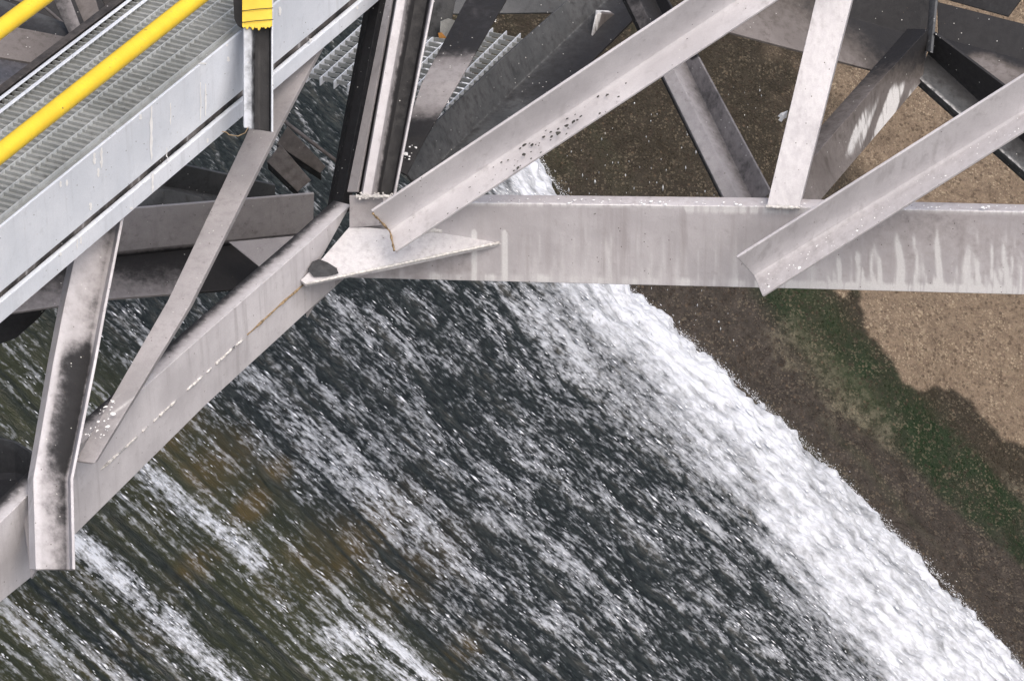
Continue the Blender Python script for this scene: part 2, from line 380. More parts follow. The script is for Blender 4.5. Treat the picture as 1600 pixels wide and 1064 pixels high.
# ---------------------------------------------------------------- running water
def build_water():
    ds = .0095; s = np.arange(-5.2, 5.4, ds); t = np.arange(-6.0, .12, ds)
    Sg, Tr = np.meshgrid(s, t, indexing='ij')
    ns, nt = Sg.shape
    # the sheet follows the curved edge near the bank and runs straight far from it
    T = edge_t(Sg)*np.exp(-np.clip(-Tr, 0, 9)/1.8)+np.interp(0, es, et)*(1-np.exp(-np.clip(-Tr, 0, 9)/1.8))+Tr
    X, Y, _ = to_px(Sg, T, 0.0)
    A1 = gfield(ns, nt, ds, .30, .055, 21); A2 = gfield(ns, nt, ds, .060, .022, 22); A3 = gfield(ns, nt, ds, .022, .011, 23)
    A4 = gfield(ns, nt, ds, .42, .010, 24); B1 = gfield(ns, nt, ds, .5, .25, 25); A0 = gfield(ns, nt, ds, .9, .14, 26); R3 = gfield(ns, nt, ds, .014, .008, 27)
    # warp clumps a little so that streaks are not ruler-straight
    ii, jj = np.meshgrid(np.arange(ns), np.arange(nt), indexing='ij')
    w1 = gfield(ns, nt, ds, .35, .2, 31)*2.2; w2 = gfield(ns, nt, ds, .16, .09, 32)*1.6
    A1, A2, A3, A4 = (sample(a, ii+w1, jj+w1*.5+w2) for a in (A1, A2, A3, A4))
    de = -sdist(X, Y, EDGE_PX)                                              # px inside the edge
    solid = np.interp(Y, [200, 450, 600, 800, 1040, 1300], [0, 5, 30, 52, 82, 120])
    fade = np.interp(Y, [200, 450, 600, 800, 1040, 1300], [130, 230, 200, 210, 230, 250])
    band = 1-sstep(de+14*B1+6*A1, solid, solid+fade)
    D = np.full(X.shape, .345)
    # dark calm area up-left
    D = D-.17*(1-sstep(sdist(X, Y, [(700, 0), (560, 440), (330, 600), (100, 900)]), -60, 60))*(Y < 760)
    def streak(poly, w, amt, w2=None):
        nonlocal D
        d = np.abs(sdist(X, Y, poly)+7*A1+5*B1); D = D+amt*(1-sstep(d, w*.35, w*1.5))
    streak([(360, 590), (460, 670), (600, 770), (740, 880), (880, 1000), (1000, 1100)], 38, .20)
    streak([(225, 735), (290, 790), (350, 835), (400, 870)], 22, .62)
    streak([(400, 870), (480, 930), (560, 990), (640, 1064)], 30, .16)
    streak([(120, 850), (190, 915), (260, 975), (330, 1035), (420, 1110)], 24, .58)
    streak([(60, 830), (130, 860), (200, 880), (290, 960)], 16, .2)
    streak([(0, 990), (100, 1030), (200, 1100)], 50, .22)
    streak([(530, 990), (600, 1010), (660, 1060)], 26, .45)
    streak([(700, 440), (800, 520), (900, 600)], 50, .22)
    streak([(560, 480), (700, 600), (850, 740)], 45, .12)
    streak([(800, 760), (950, 880), (1100, 1000)], 60, .10)
    streak([(20, 540), (70, 590), (160, 650)], 10, .35)
    streak([(0, 590), (60, 640), (130, 700)], 8, .25)
    streak([(450, 170), (530, 240)], 40, .12)
    streak([(810, 250), (840, 320)], 60, .35)
    streak([(250, 690), (420, 780), (520, 860)], 40, -.22)
    streak([(150, 800), (260, 880), (380, 960)], 26, -.16)
    streak([(820, 560), (960, 690), (1130, 830), (1250, 960)], 34, -.12)
    streak([(520, 800), (650, 940), (720, 1040)], 30, -.12)
    D = D-.09*(1-sstep(sdist(X, Y, [(100, 500), (450, 740), (760, 1064), (900, 1200)]), -120, 60))
    D = np.clip(D, .04, .92)
    foam_n = .30*A1+.42*A2+.55*A3+.36*A4+.12*A0
    foam_n /= foam_n.std()/.74
    ll = 1-sstep(sdist(X, Y, [(100, 400), (450, 700), (800, 1064), (950, 1200)]), -60, 120)
    A5 = gfield(ns, nt, ds, .30, .0085, 41)
    foam_n = foam_n*(1-.35*ll)+(.30+.45*ll)*A5
    g = foam_n+2.0*(D-.5)*1.55                                             # > 0 : foam
    g = g*(1-band)+(2.25+.55*foam_n+.3*B1)*band
    relief = .005*A1+.003*A2+.0018*A3+.008*B1
    edge_drop = -.16*np.clip((Tr+.10)/.2, 0, 1)**2
    amp = 1-.72*band
    h = relief*amp+.06*np.exp(-((Tr+.35)/.3)**2)+edge_drop+.02*band*R3*.25+.012*N_edge(A2, Tr)
    pts = to_px(Sg, T+.006*A2*np.exp(-(Tr/.15)**2)+.01*R3*np.exp(-(Tr/.1)**2), h)[2]
    och = 0*X
    for x, y, r1, a in ((395, 790, 26, 1.0), (430, 735, 26, .7), (330, 730, 60, .45), (560, 850, 60, .55), (310, 880, 30, .6), (720, 1020, 30, .6), (640, 900, 60, .35), (470, 880, 50, .4), (250, 690, 50, .4), (90, 930, 60, .35), (180, 1020, 60, .35), (30, 180, 60, .6)):
        # patches lie across the flow
        u = ((X-x)*.75-(Y-y)*.66)/(r1*1.5); w = ((X-x)*.66+(Y-y)*.75)/(r1*.7)
        och = np.maximum(och, a*np.exp(-(u*u+w*w)))
    och = np.clip(och*1.1*(1+.4*A1+.45*A5+.4*A2), 0, 1)
    moss = sstep(sdist(X, Y, [(-50, 400), (350, 640), (760, 1064), (900, 1200)]), 60, -120)*np.clip(.3+.6*sstep(B1+.5*A1, -1.0, 1.0)+.22*A5, 0, 1)
    me = grid_mesh('water', pts, {'foam': g, 'ochre': och, 'moss': moss, 'sc': Sg, 'tc': T, 'band': band, 'dens': np.maximum(D, band)})
    m = NT('rushing_water')
    cx = m.n('ShaderNodeCombineXYZ'); m.l(m.attr('sc'), cx.inputs[0]); m.l(m.attr('tc'), cx.inputs[1])
    def st(a, b):
        mp = m.n('ShaderNodeMapping'); mp.inputs['Scale'].default_value = (a, b, 1); m.l(cx.outputs[0], mp.inputs[0]); return mp.outputs[0]
    f1 = m.noise(st(16, 62), 1, 4, .6); f2 = m.noise(st(55, 150), 1, 3, .65); f3 = m.noise(st(5, 95), 1, 3, .6); f4 = m.noise(st(30, 55), 1.0, 2, .5)
    e = m.math('ADD', m.math('MULTIPLY', m.math('SUBTRACT', f1, .5), 4.5), m.math('MULTIPLY', m.math('SUBTRACT', f2, .5), 4.0))
    e = m.math('ADD', e, m.math('MULTIPLY', m.math('SUBTRACT', f3, .5), 2.4))
    e = m.math('ADD', e, m.math('MULTIPLY', m.math('SUBTRACT', f4, .5), 6.5))
    e = m.math('MULTIPLY', e, m.ramp(m.attr('band'), 0, 1, 1, .30))
    gg = m.math('ADD', m.attr('foam'), e)
    fac = m.ramp(gg, -.6, 2.4, 0, 1, False); fac = m.math('MULTIPLY', m.math('POWER', fac, 1.25), m.ramp(m.attr('dens'), .3, .85, .60, 1.0))
    base = m.mix(m.ramp(f4, .3, .7), (.008, .011, .011), (.022, .028, .027))
    base = m.mix(m.math('MULTIPLY', m.attr('moss'), .8), base, (.040, .044, .018))
    base = m.mix(m.math('MULTIPLY', m.attr('ochre'), m.ramp(f1, .3, .7, .6, 1)), base, (.085, .060, .020))
    col = m.mix(fac, base, (.67, .70, .75))
    m.l(col, m.b.inputs['Base Color'])
    m.l(m.ramp(gg, -.1, 1.6, .06, .75), m.b.inputs['Roughness'])
    m.b.inputs['IOR'].default_value = 1.33
    m.b.inputs['Subsurface Weight'].default_value = 0
    m.bump(m.math('ADD', m.math('MULTIPLY', f1, 1.2), m.math('ADD', m.math('MULTIPLY', f2, .6), m.math('ADD', m.math('MULTIPLY', f3, .5), f4))), .35, .012)
    link('water', me, m.m, kind='structure')
    return g, Sg, T, Tr, pts, band, D, X, Y
def N_edge(A, Tr): return A*np.exp(-((Tr+.05)/.12)**2)*.5
wdat = build_water()
def build_drops():
    g, Sg, T, Tr, pts, band, D, X, Y = wdat
    r = np.random.default_rng(5)
    base_v = np.array([(1, 0, 0), (-1, 0, 0), (0, 1, 0), (0, -1, 0), (0, 0, 1), (0, 0, -1)], float)
    base_f = np.array([(0, 2, 4), (2, 1, 4), (1, 3, 4), (3, 0, 4), (2, 0, 5), (1, 2, 5), (3, 1, 5), (0, 3, 5)])
    fr = np.stack([npv(fv), npv(cv), npv(nv_)])
    def make(name, cen, ln, wd, axes, mat):
        n = len(cen); sc = np.stack([ln, wd, wd*.8], 1)
        v = base_v[None]*sc[:, None, :]; v = v@axes+cen[:, None, :]
        f = (base_f[None]+np.arange(n)[:, None, None]*6).reshape(-1, 3)
        me = bpy.data.meshes.new(name); me.vertices.add(n*6); me.vertices.foreach_set('co', v.reshape(-1).astype(np.float32))
        me.loops.add(len(f)*3); me.loops.foreach_set('vertex_index', f.ravel().astype(np.int32))
        me.polygons.add(len(f)); me.polygons.foreach_set('loop_start', (np.arange(len(f))*3).astype(np.int32)); me.polygons.foreach_set('use_smooth', np.ones(len(f), bool))
        me.update(calc_edges=True); return link(name, me, mat)
    mw = NT('white_spray'); mw.b.inputs['Base Color'].default_value = (.85, .88, .92, 1); mw.b.inputs['Roughness'].default_value = .25
    # flecks riding on the broken water
    n = 24000
    i = r.integers(0, g.shape[0], n*6); j = r.integers(0, g.shape[1], n*6)
    pr = np.clip((g[i, j]+.7)/2, 0, 1)*(1-.75*band[i, j]); keep = r.random(n*6) < pr*.6
    inside = (X[i, j] > -150) & (X[i, j] < 1750) & (Y[i, j] > -100) & (Y[i, j] < 1200)
    k = np.where(keep & inside)[0][:n]; cen = pts[i[k], j[k]]+npv(nv_)*r.uniform(.002, .02, len(k))[:, None]
    wd = .0022*np.exp(r.normal(0, .45, len(k)))
    o = make('foam_flecks', cen, wd*r.uniform(1.5, 5, len(k)), wd, fr, mw.m)
    o['kind'] = 'stuff'
    # spray thrown up along the edge of the sheet
    n = 14000; ss_ = r.uniform(-4.5, 5, n); dd = np.abs(r.normal(0, .008, n)); dd = np.where(r.random(n) < .05, dd*4.5, dd)
    te = edge_t(ss_)+dd-.03; hh = np.abs(r.normal(0, .015, n))
    cen = npv(ORG)+ss_[:, None]*npv(fv)+te[:, None]*npv(cv)+hh[:, None]*npv(nv_)
    wd = .0011*np.exp(r.normal(0, .4, n))
    o = make('edge_spray', cen, wd*r.uniform(1, 2.5, n), wd, fr, mw.m); o['kind'] = 'stuff'
    # drops falling from the wet steel in front of the bank
    n = 200; xs = r.uniform(860, 1190, n); ys = r.uniform(120, 560, n); dz = r.uniform(.6, 3.5, n)
    k = xs+np.abs(ys-300)*.3 < 1240
    cen = np.array([npv(P(a, b, c)) for a, b, c in zip(xs[k], ys[k], dz[k])]); wd = .0016*np.exp(r.normal(0, .35, len(cen)))
    ax = np.array([(0, 0, -1), (1, 0, 0), (0, 1, 0)], float)
    o = make('falling_drops', cen, wd*r.uniform(1.5, 5, len(cen)), wd, ax, mw.m); o['kind'] = 'stuff'
build_drops()
# wide dark river bed underneath, reaching well past the frame
bedpts = np.array([[npv(ORG)+npv(fv)*a+npv(cv)*b-npv(nv_)*(.9+.0*b) for b in np.linspace(-40, 40, 9)] for a in np.linspace(-40, 40, 9)])
link('river_bed', grid_mesh('river_bed', bedpts, {}), simple('wet_rock', (.05, .045, .038), .6, .4, 3, .6), kind='structure')
exec_parts = True
# ================================================================ front truss
FT = thing('steel_truss', 'pale streaked welded steel truss in the foreground with a long level chord', 'truss', P(560, 440, 0))
def sec(pts, base=0.0): return [P(x, y, base+d) for x, y, d in pts]
# main level chord : top flange, web, bottom flange
runs = [(1302, .30, 5, .5), (1345, .35, 7, .8), (1372, .55, 5, .9), (1404, .8, 9, 1.0), (1432, .3, 4, .7), (1466, .9, 5, 1.0), (1492, .4, 5, .5), (1514, .7, 10, .8), (1545, .3, 5, .6), (1572, .8, 6, .9), (1592, .5, 6, .8), (1000, .9, 7, .28), (955, .9, 6, .3), (915, .9, 5, .28), (880, .8, 7, .25), (1120, .9, 9, .3), (1150, .8, 9, .3), (1060, .8, 8, .25), (1265, .7, 12, .35), (1230, .9, 9, .35), (840, .9, 6, .25)]
_rc = random.Random(21)
runs += [(_rc.uniform(1285, 1640), _rc.uniform(.2, .95), _rc.uniform(2.0, 3.6), _rc.uniform(.25, .9)) for _ in range(34)]
runs += [(_rc.uniform(800, 1190), _rc.uniform(.5, 1), _rc.uniform(2.5, 7), _rc.uniform(.08, .34)) for _ in range(40)]
def chord_fn(px, py, u, v, s):
    yt = 318+(px-750)*.0165; yb = 440+(px-750)*.0235; f = (py-yt)/(yb-yt)          # 0 top, 1 bottom
    if f < -.02 or f > 1.05: return (s, 0)
    l = 0.0
    if f > .1: l = .30*max(0, math.sin(px*.19+2*math.sin(px*.043)))*max(0, math.sin(px*.021+1))*f
    for x, ln, w, a in runs:
        f0 = 1-ln
        if f > f0:
            k = (f-f0)/(1-f0); ww = w*(.35+.65*k)*(1+.5*(k > .85)); l = max(l, a*math.exp(-((px-x-3*math.sin(f*7+x))/ww)**2)*min(1, k*3))
    if f > .9 and px > 1180: l = max(l, .7)
    if f > .93: l = max(l, .3+.3*math.sin(px*.031)*math.sin(px*.113))
    if f < .05: l = max(l, .45)
    for x0 in (741, 789):
        if f > .35: l = max(l, .9*math.exp(-((px-x0)/4.0)**2))
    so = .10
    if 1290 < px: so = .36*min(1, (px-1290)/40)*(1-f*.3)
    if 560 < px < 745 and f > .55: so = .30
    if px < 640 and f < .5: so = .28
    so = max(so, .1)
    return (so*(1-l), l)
chord_secs = []
for x, yt0, yt1, yb in ((548, 306, 316, 434), (750, 304, 318, 439), (1200, 318, 326, 451), (1250, 316, 326, 452), (1700, 322, 334, 463)):
    base = -.36*(x-548)/1052
    chord_secs.append(sec([(x, yt0, -.10), (x, yt1, -.15), (x, yb, 0), (x, yb-3, .07)], base))
chord_secs[2] = sec([(1200, 304+5, -.10), (1200, 323, -.15), (1200, 450, 0), (1200, 447, .07)], -.36*652/1052)
chord_secs[3] = sec([(1250, 311, -.10), (1250, 324, -.15), (1250, 451, 0), (1250, 448, .07)], -.36*702/1052)
loft('bottom_chord', chord_secs, M['chord'], FT, t=.010, soot_shade=[.35, .1, .05, .3], nu=400, nv=16, fn=chord_fn)
# grit lying on the chord's top flange
def splats(name, n, quad, size, mat, parent, seed=1, stretch=1.0, dirv=None, off=.0015):
    r = random.Random(seed); vs, F = [], []
    a, b, c, d = quad; nn = (b-a).cross(d-a).normalized(); nn = nn if nn.dot(FW) < 0 else -nn
    ux = dirv or (b-a).normalized(); uy = nn.cross(ux).normalized()
    for i in range(n):
        u, v = r.random(), r.random(); p = a.lerp(b, u).lerp(d.lerp(c, u), v)+nn*off
        s = size*math.exp(r.gauss(0, .5)); k = r.randint(5, 8); b0 = len(vs)
        vs.append(p+nn*s*.25)
        for q in range(k):
            th = 2*math.pi*q/k; rr = s*r.uniform(.6, 1.1); vs.append(p+ux*math.cos(th)*rr*stretch+uy*math.sin(th)*rr)
        for q in range(k): F.append((b0, b0+1+q, b0+1+(q+1) % k))
    me = bpy.data.meshes.new(name); me.from_pydata(vs, [], F)
    return link(name, me, mat, parent, kind='stuff')
splats('bird_lime_specks', 150, [P(760, 309, -.20), P(1590, 322, -.50), P(1590, 332, -.52), P(760, 316, -.22)], .0022, M['white'], FT, 3)
# chord bending towards the near left corner
def cb_fn(px, py, u, v, s):
    l = 0.0
    return (s+.10*math.sin(px*.05)*0, l)
B_sec = []
bp0 = P(541, 433, 0); bpn = (P(120, 832, -1.1)-bp0).cross(V((0, 0, 1))).normalized()
for (xu, yu), (xs_, ys_), (xl, yl), b in (((548, 318), (483, 436), (541, 433), 0.0), ((500, 362), (440, 473), (500, 469), -.13), ((300, 537), (300, 601), (320, 634), -.6), ((120, 697), (120, 767), (120, 832), -1.1), ((40, 775), (40, 843), (48, 902), -1.28), ((-80, 893), (-80, 955), (-80, 1005), -1.55)):
    Q = [Pp(x, y, bp0, bpn) for x, y in ((xu, yu+2), (xs_, ys_), (xl, yl))]
    bk = V((bpn.x, bpn.y, 0))*(.06 if bpn.dot(FW) > 0 else -.06)
    B_sec.append([Q[0]+bk, Q[0], Q[1]-bk*.05, Q[2], Q[2]+bk])
loft('inclined_chord', B_sec, M['paint'], FT, t=.010, soot_shade=[.8, .02, .06, .05, .3], nu=120, nv=5)
def seam(u): # skip welds along the fold
    pts = [(475, 442), (345, 560), (268, 629), (147, 742)]; dd = [-.19, -.55, -.78, -1.1]
    u *= 3; i = min(2, int(u)); f = u-i
    return pts[i][0]+(pts[i+1][0]-pts[i][0])*f, pts[i][1]+(pts[i+1][1]-pts[i][1])*f, dd[i]+(dd[i+1]-dd[i])*f
def on_B(px, py, off=.003):
    # nearest depth from interpolating the B sections
    best = None
    for a, b in zip(B_sec[:-1], B_sec[1:]):
        for q in range(21):
            p = a[2].lerp(b[2], q/20); x, y = ray_px(p); d = (x-px)**2+(y-py)**2
            if best is None or d < best[0]: best = (d, p)
    return best[1]+(-FW)*off
for u0, u1 in ((.0, .22), (.24, .36), (.40, .43), (.46, .56), (.585, .60), (.63, .74), (.77, .80), (.83, .97)):
    pts = [on_B(*seam(u0+(u1-u0)*k/14)[:2]) for k in range(15)]
    tube('weld_bead', pts, .0035, M['weld'] if u0 > .1 else M['rust'], FT, n=6, rough=.35)
# gusset plate lying across the joint
gp = [(548, 352, -.10), (600, 358, -.12), (667, 358, -.14), (720, 360, -.16), (784, 370, -.20), (786, 380, -.225), (700, 398, -.235), (610, 418, -.22), (525, 434, -.2), (478, 444, -.19), (470, 438, -.18), (505, 402, -.16)]
base_pl = P(548, 352, -.14); gn = V((0.05, -.35, .95)).normalized()
def gpt(x, y): return Pp(x, y, base_pl, gn)
def Pg(x, y, o=0.0): return gpt(x, y)+gn*o
# plane through chord web line, dropping slightly to the front
slab('gusset_plate', [gpt(x, y) for x, y, _ in gp], M['paint'], FT, t=.012, direction=-gn, soot_shade=.03, lime=.25)
tube('weld_bead', [Pg(x, y, .004) for x, y in ((640, 372), (655, 366), (672, 361), (690, 362), (706, 358), (722, 361), (740, 365), (758, 368), (772, 369), (784, 372))], .006, M['weld'], FT, n=8, rough=.4)
tube('weld_bead', [Pg(x, y, .002) for x, y in [(480+k*30, 444-k*6.4) for k in range(11)]], .0045, M['weld'], FT, n=8, rough=.2)
hole = [(481, 424), (488, 412), (498, 408), (512, 413), (526, 422), (529, 430), (512, 434), (490, 435)]
slab('cutout_shade', [Pg(x, y, .010) for x, y in hole], M['dark'], FT, t=.003, direction=-gn, soot_shade=.35)  # solid dark plate, its colour painting the shade inside an opening
# small corner plate under the fold and node stub
slab('stiffener_plate', [P(546, 306, -.17), P(598, 306, -.17), P(600, 352, -.15), P(546, 356, -.15)], M['mauve'], FT, t=.01, soot_shade=.15)
loft('stiffener_plate', [[P(478, 446, -.12), P(536, 437, -.05)], [P(478, 496, -.06), P(482, 488, -.05)]], M['mauve'], FT, t=.006, soot_shade=[.1, .1], nu=4)
# near left post with a kink
def post_sec(xs, y, b, dz=(.03, -.01, .0, .035, .04, -.02)): return [P(x, y+(x-xs[0])*0.0, b+d) for x, d in zip(xs, dz)]
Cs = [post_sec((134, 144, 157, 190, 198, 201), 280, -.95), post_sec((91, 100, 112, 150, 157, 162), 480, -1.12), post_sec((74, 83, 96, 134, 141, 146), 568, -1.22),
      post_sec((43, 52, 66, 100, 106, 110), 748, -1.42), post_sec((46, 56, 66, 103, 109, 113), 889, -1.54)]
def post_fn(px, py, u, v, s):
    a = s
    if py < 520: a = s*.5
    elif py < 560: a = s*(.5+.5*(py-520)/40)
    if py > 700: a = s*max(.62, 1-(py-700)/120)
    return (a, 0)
loft('post', Cs, M['paint'], FT, t=.008, soot_shade=[0, 0, .55, 1.0, .5, .05], nu=80, nv=6, fn=post_fn, smooth=True)
slab('post_flange', [P(35, 796, -1.36), P(47, 790, -1.37), P(60, 884, -1.40), P(48, 904, -1.40)], M['mauve'], FT, t=.01, soot_shade=.1)
tube('weld_bead', polyline([P(1197, 323, -.40), P(1250, 325, -.40)], 14), .006, M['weld'], FT, n=7, rough=.4)
tube('weld_bead', polyline([P(556, 307, -.19), P(617, 307, -.19)], 14), .006, M['weld'], FT, n=7, rough=.4)
splats('grit', 70, [P(560, 300, -.2), P(640, 302, -.2), P(640, 312, -.2), P(560, 312, -.2)], .0018, M['weld'], FT, 13)
splats('bird_lime_specks', 44, [P(165, 622, -1.16), P(196, 630, -1.18), P(160, 690, -1.29), P(132, 680, -1.27)], .0022, M['white'], FT, 17, off=.004)
splats('grit', 90, [P(1195, 432, -.56), P(1600, 178, -.7), P(1600, 200, -.74), P(1195, 455, -.58)], .0013, M['white'], FT, 14, off=.004)
# slender flat brace rising behind the walkway
def brace_fn(px, py, u, v, s):
    l = 0
    if 600 < py < 700: l = .35*math.exp(-((py-640)/30)**2)*max(0, math.sin(px*.9+py*.7))
    return (s, l)
loft('diagonal_brace', [[P(118, 719, -1.31), P(148, 723, -1.33), P(152, 722, -1.30)], [P(262, 470, -.87), P(296, 478, -.88), P(300, 480, -.85)], [P(383, 215, -.40), P(433, 205, -.41), P(437, 206, -.38)], [P(500, -60, .12), P(562, -40, .11), P(566, -38, .14)]], M['mauve'], FT, t=.007, soot_shade=[.12, .05, .0], nu=60, nv=4, fn=brace_fn, flip=False)
# column from the joint : flange strip + channel
loft('column_flange', [[P(615, -60, -.02), P(623, -60, -.05)], [P(542, 300, -.12), P(558, 300, -.15)]], M['mauve'], FT, t=.008, soot_shade=[.25, .05], nu=20)
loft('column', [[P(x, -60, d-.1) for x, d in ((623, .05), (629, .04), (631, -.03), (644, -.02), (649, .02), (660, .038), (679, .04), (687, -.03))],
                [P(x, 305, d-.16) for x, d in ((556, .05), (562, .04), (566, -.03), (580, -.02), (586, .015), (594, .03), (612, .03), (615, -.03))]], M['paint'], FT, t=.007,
     soot_shade=[.8, .8, .08, .25, .5, 1.0, 1.1, .15], nu=50, nv=5, smooth=True)  # gradient into the dark web paints in the shading of the rounded fold
# big rising angles
def ang(name, U0, U1, K0, K1, L0, L1, b0, b1, mat, soot_shade, parent=FT, d=(-.07, .035, -.02), fn=None, nu=60):
    r = .28
    def mid(a, b, f): return (a[0]+(b[0]-a[0])*f, a[1]+(b[1]-a[1])*f)
    s0 = [P(*U0, b0+d[0]), P(*K0, b0+d[1]), P(*L0, b0+d[2])]
    s1 = [P(*U1, b1+d[0]), P(*K1, b1+d[1]), P(*L1, b1+d[2])]
    def rnd(s): return [s[0], s[1].lerp(s[0], .14), s[1].lerp(s[0], .04)+(s[2]-s[1])*.03, s[1].lerp(s[2], .14), s[2]]
    return loft(name, [rnd(s0), rnd(s1)], mat, parent, t=.009, soot_shade=[soot_shade[0], soot_shade[0], soot_shade[1], soot_shade[2], soot_shade[2]], nu=nu, nv=4, fn=fn, smooth=True)
H = ang('diagonal_brace', (581, 331), (1302, -150), (609, 361), (1375, -147), (617, 393), (1440, -150), -.30, -.55, M['paint'], (.02, .15, .12))
J = ang('diagonal_brace', (1152, 403), (1730, 36), (1178, 431), (1738, 90), (1191, 462), (1752, 108), -.52, -.75, M['paint'], (.10, .22, .28))
tube('rusty_edge', polyline([P(582, 333, -.385), P(609, 361, -.275), P(616, 392, -.33)], 8), .0035, M['rust'], FT, n=6, rough=.4)
def chips():
    r = random.Random(4); a, b, c, d = P(770, 236, -.36), P(985, 93, -.42), P(985, 135, -.44), P(770, 280, -.38)
    return splats('paint_chips', 38, [P(800, 236, -.40), P(905, 168, -.43), P(915, 192, -.46), P(815, 257, -.43)], .0042, M['chip'], FT, 4, 1.5, off=.0)
def on_face(ob_pts, px, py):
    a, b, c = ob_pts; n = (b-a).cross(c-a).normalized(); n = n if n.dot(FW) < 0 else -n
    return Pp(px, py, a, n)+n*.0012, n
def spots(name, ob_pts, lst, mat, parent, seed=0, ux=None, stretch=1.3):
    r = random.Random(seed); vs, F = [], []
    for px, py, s in lst:
        if len(ob_pts) == 4:
            u = (px-ray_px(ob_pts[0])[0])/(ray_px(ob_pts[1])[0]-ray_px(ob_pts[0])[0]); c_ = ob_pts[0].lerp(ob_pts[1], u); l_ = ob_pts[2].lerp(ob_pts[3], u)
            vv = max(0, min(1, (py-ray_px(c_)[1])/max(1, ray_px(l_)[1]-ray_px(c_)[1]))); n = (ob_pts[1]-ob_pts[0]).cross(ob_pts[2]-ob_pts[0]).normalized(); n = n if n.dot(FW) < 0 else -n
            p = P(px, py, depth_of(c_.lerp(l_, vv))-.004)
        else: p, n = on_face(ob_pts, px, py)
        x = (ux-n*ux.dot(n)).normalized() if ux else (ob_pts[1]-ob_pts[0]).normalized(); y = n.cross(x); k = 8; b0 = len(vs); ss = s/508/2
        vs.append(p+n*ss*.15)
        for q in range(k):
            th = 2*math.pi*q/k; rr = ss*r.uniform(.6, 1.15); vs.append(p+x*math.cos(th)*rr*stretch+y*math.sin(th)*rr)
        for q in range(k): F.append((b0, b0+1+q, b0+1+(q+1) % k))
    me = bpy.data.meshes.new(name); me.from_pydata(vs, [], F); return link(name, me, mat, parent, kind='stuff')
Hpatch = [P(609, 361, -.265), P(1375, -147, -.515), P(617, 393, -.32), P(1440, -150, -.57)]
Hlow = [P(609, 361, -.265), P(1375, -147, -.515), P(1440, -150, -.57)]
rr = random.Random(3); L = []
for i in range(85):
    x = rr.gauss(868, 52) if i < 60 else rr.uniform(640, 1120); yl = 272-(x-800)*.66
    f = rr.random()**1.3; L.append((x, yl-3-f*44, min(6.5, math.exp(rr.gauss(1.3, .5))) if i < 60 else rr.uniform(1, 2.6)))
spots('paint_chips', Hpatch, L, M['chip'], FT, 5)
# upright post over the chord
loft('post', [[P(1313, -150, -.25), P(1310, -150, -.33), P(1369, -150, -.33), P(1371, -148, -.25)], [P(1199, 318, -.31), P(1198, 322, -.39), P(1249, 324, -.39), P(1252, 320, -.31)]], M['paint'], FT, t=.008, soot_shade=[.2, .0, .0, .25], nu=40, nv=4, fn=lambda px, py, u, v, s: (s, .22))
# ================================================================ dark frame behind the joint
RC = thing('support_truss', 'dark bracing, sooty with shade painted in, right behind the column, crossing grating', 'truss', P(600, 320, .4))
loft('column', [[P(583, -60, .32), P(592, -60, .22), P(606, -60, .2), P(618, -60, .26)], [P(510, 330, .22), P(518, 330, .12), P(532, 332, .1), P(546, 332, .16)]], M['dark'], RC, t=.01, soot_shade=[.9, .7, .6, .8], nu=30, smooth=True)
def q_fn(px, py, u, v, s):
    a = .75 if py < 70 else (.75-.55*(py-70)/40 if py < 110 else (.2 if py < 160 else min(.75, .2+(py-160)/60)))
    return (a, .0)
loft('diagonal_brace', [[P(760, -60, .95), P(826, -60, .95)], [P(659, 130, .5), P(717, 128, .5)], [P(630, 215, .35), P(667, 212, .35)], [P(621, 266, .28), P(636, 274, .28)]], M['mauve'], RC, t=.008, soot_shade=[.5, .5], nu=60, nv=5, fn=q_fn)
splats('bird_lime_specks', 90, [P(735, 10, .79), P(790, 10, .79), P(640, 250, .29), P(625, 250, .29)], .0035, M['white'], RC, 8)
loft('diagonal_brace', [[P(955, -60, 1.5), P(990, -40, 1.55), P(1050, -30, 1.5)], [P(783, 94, 1.05), P(799, 143, 1.1), P(860, 160, 1.05)], [P(620, 250, .55), P(650, 290, .6), P(740, 270, .6)]], M['dark'], RC, t=.01, soot_shade=[.2, .3, .75], nu=60, nv=10, fn=lambda px, py, u, v, s: (s*.8 if v < .5 else s-.5*ss(py, 130, 190)*ss(v, .5, .7), .16*math.exp(-((v-.5)/.05)**2)))
loft('cross_beam', [[P(700, -30, 1.9), P(695, 22, 1.85)], [P(900, -34, 1.9), P(893, 20, 1.85)]], M['dark'], RC, t=.01, soot_shade=[.1, .05], nu=16)
loft('hanger', [[P(676, -40, .9), P(720, -40, .9)], [P(664, 57, .9), P(700, 60, .9)]], M['dark'], RC, t=.01, soot_shade=[.3, .2], nu=6)
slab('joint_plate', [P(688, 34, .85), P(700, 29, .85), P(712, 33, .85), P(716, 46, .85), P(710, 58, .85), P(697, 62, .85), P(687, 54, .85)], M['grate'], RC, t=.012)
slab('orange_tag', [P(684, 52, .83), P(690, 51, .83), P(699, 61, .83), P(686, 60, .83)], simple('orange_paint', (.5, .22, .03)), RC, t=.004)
loft('stub_bracket', [[P(931, 16, 1.35), P(933, 21, 1.3), P(925, 62, 1.3)], [P(985, 18, 1.5), P(983, 24, 1.45), P(960, 45, 1.45)]], M['brown'], RC, t=.008, soot_shade=[0, .1, .4], nu=12, fn=lambda px, py, u, v, s: (s, .8 if (v < .3 or u < .12) else 0))
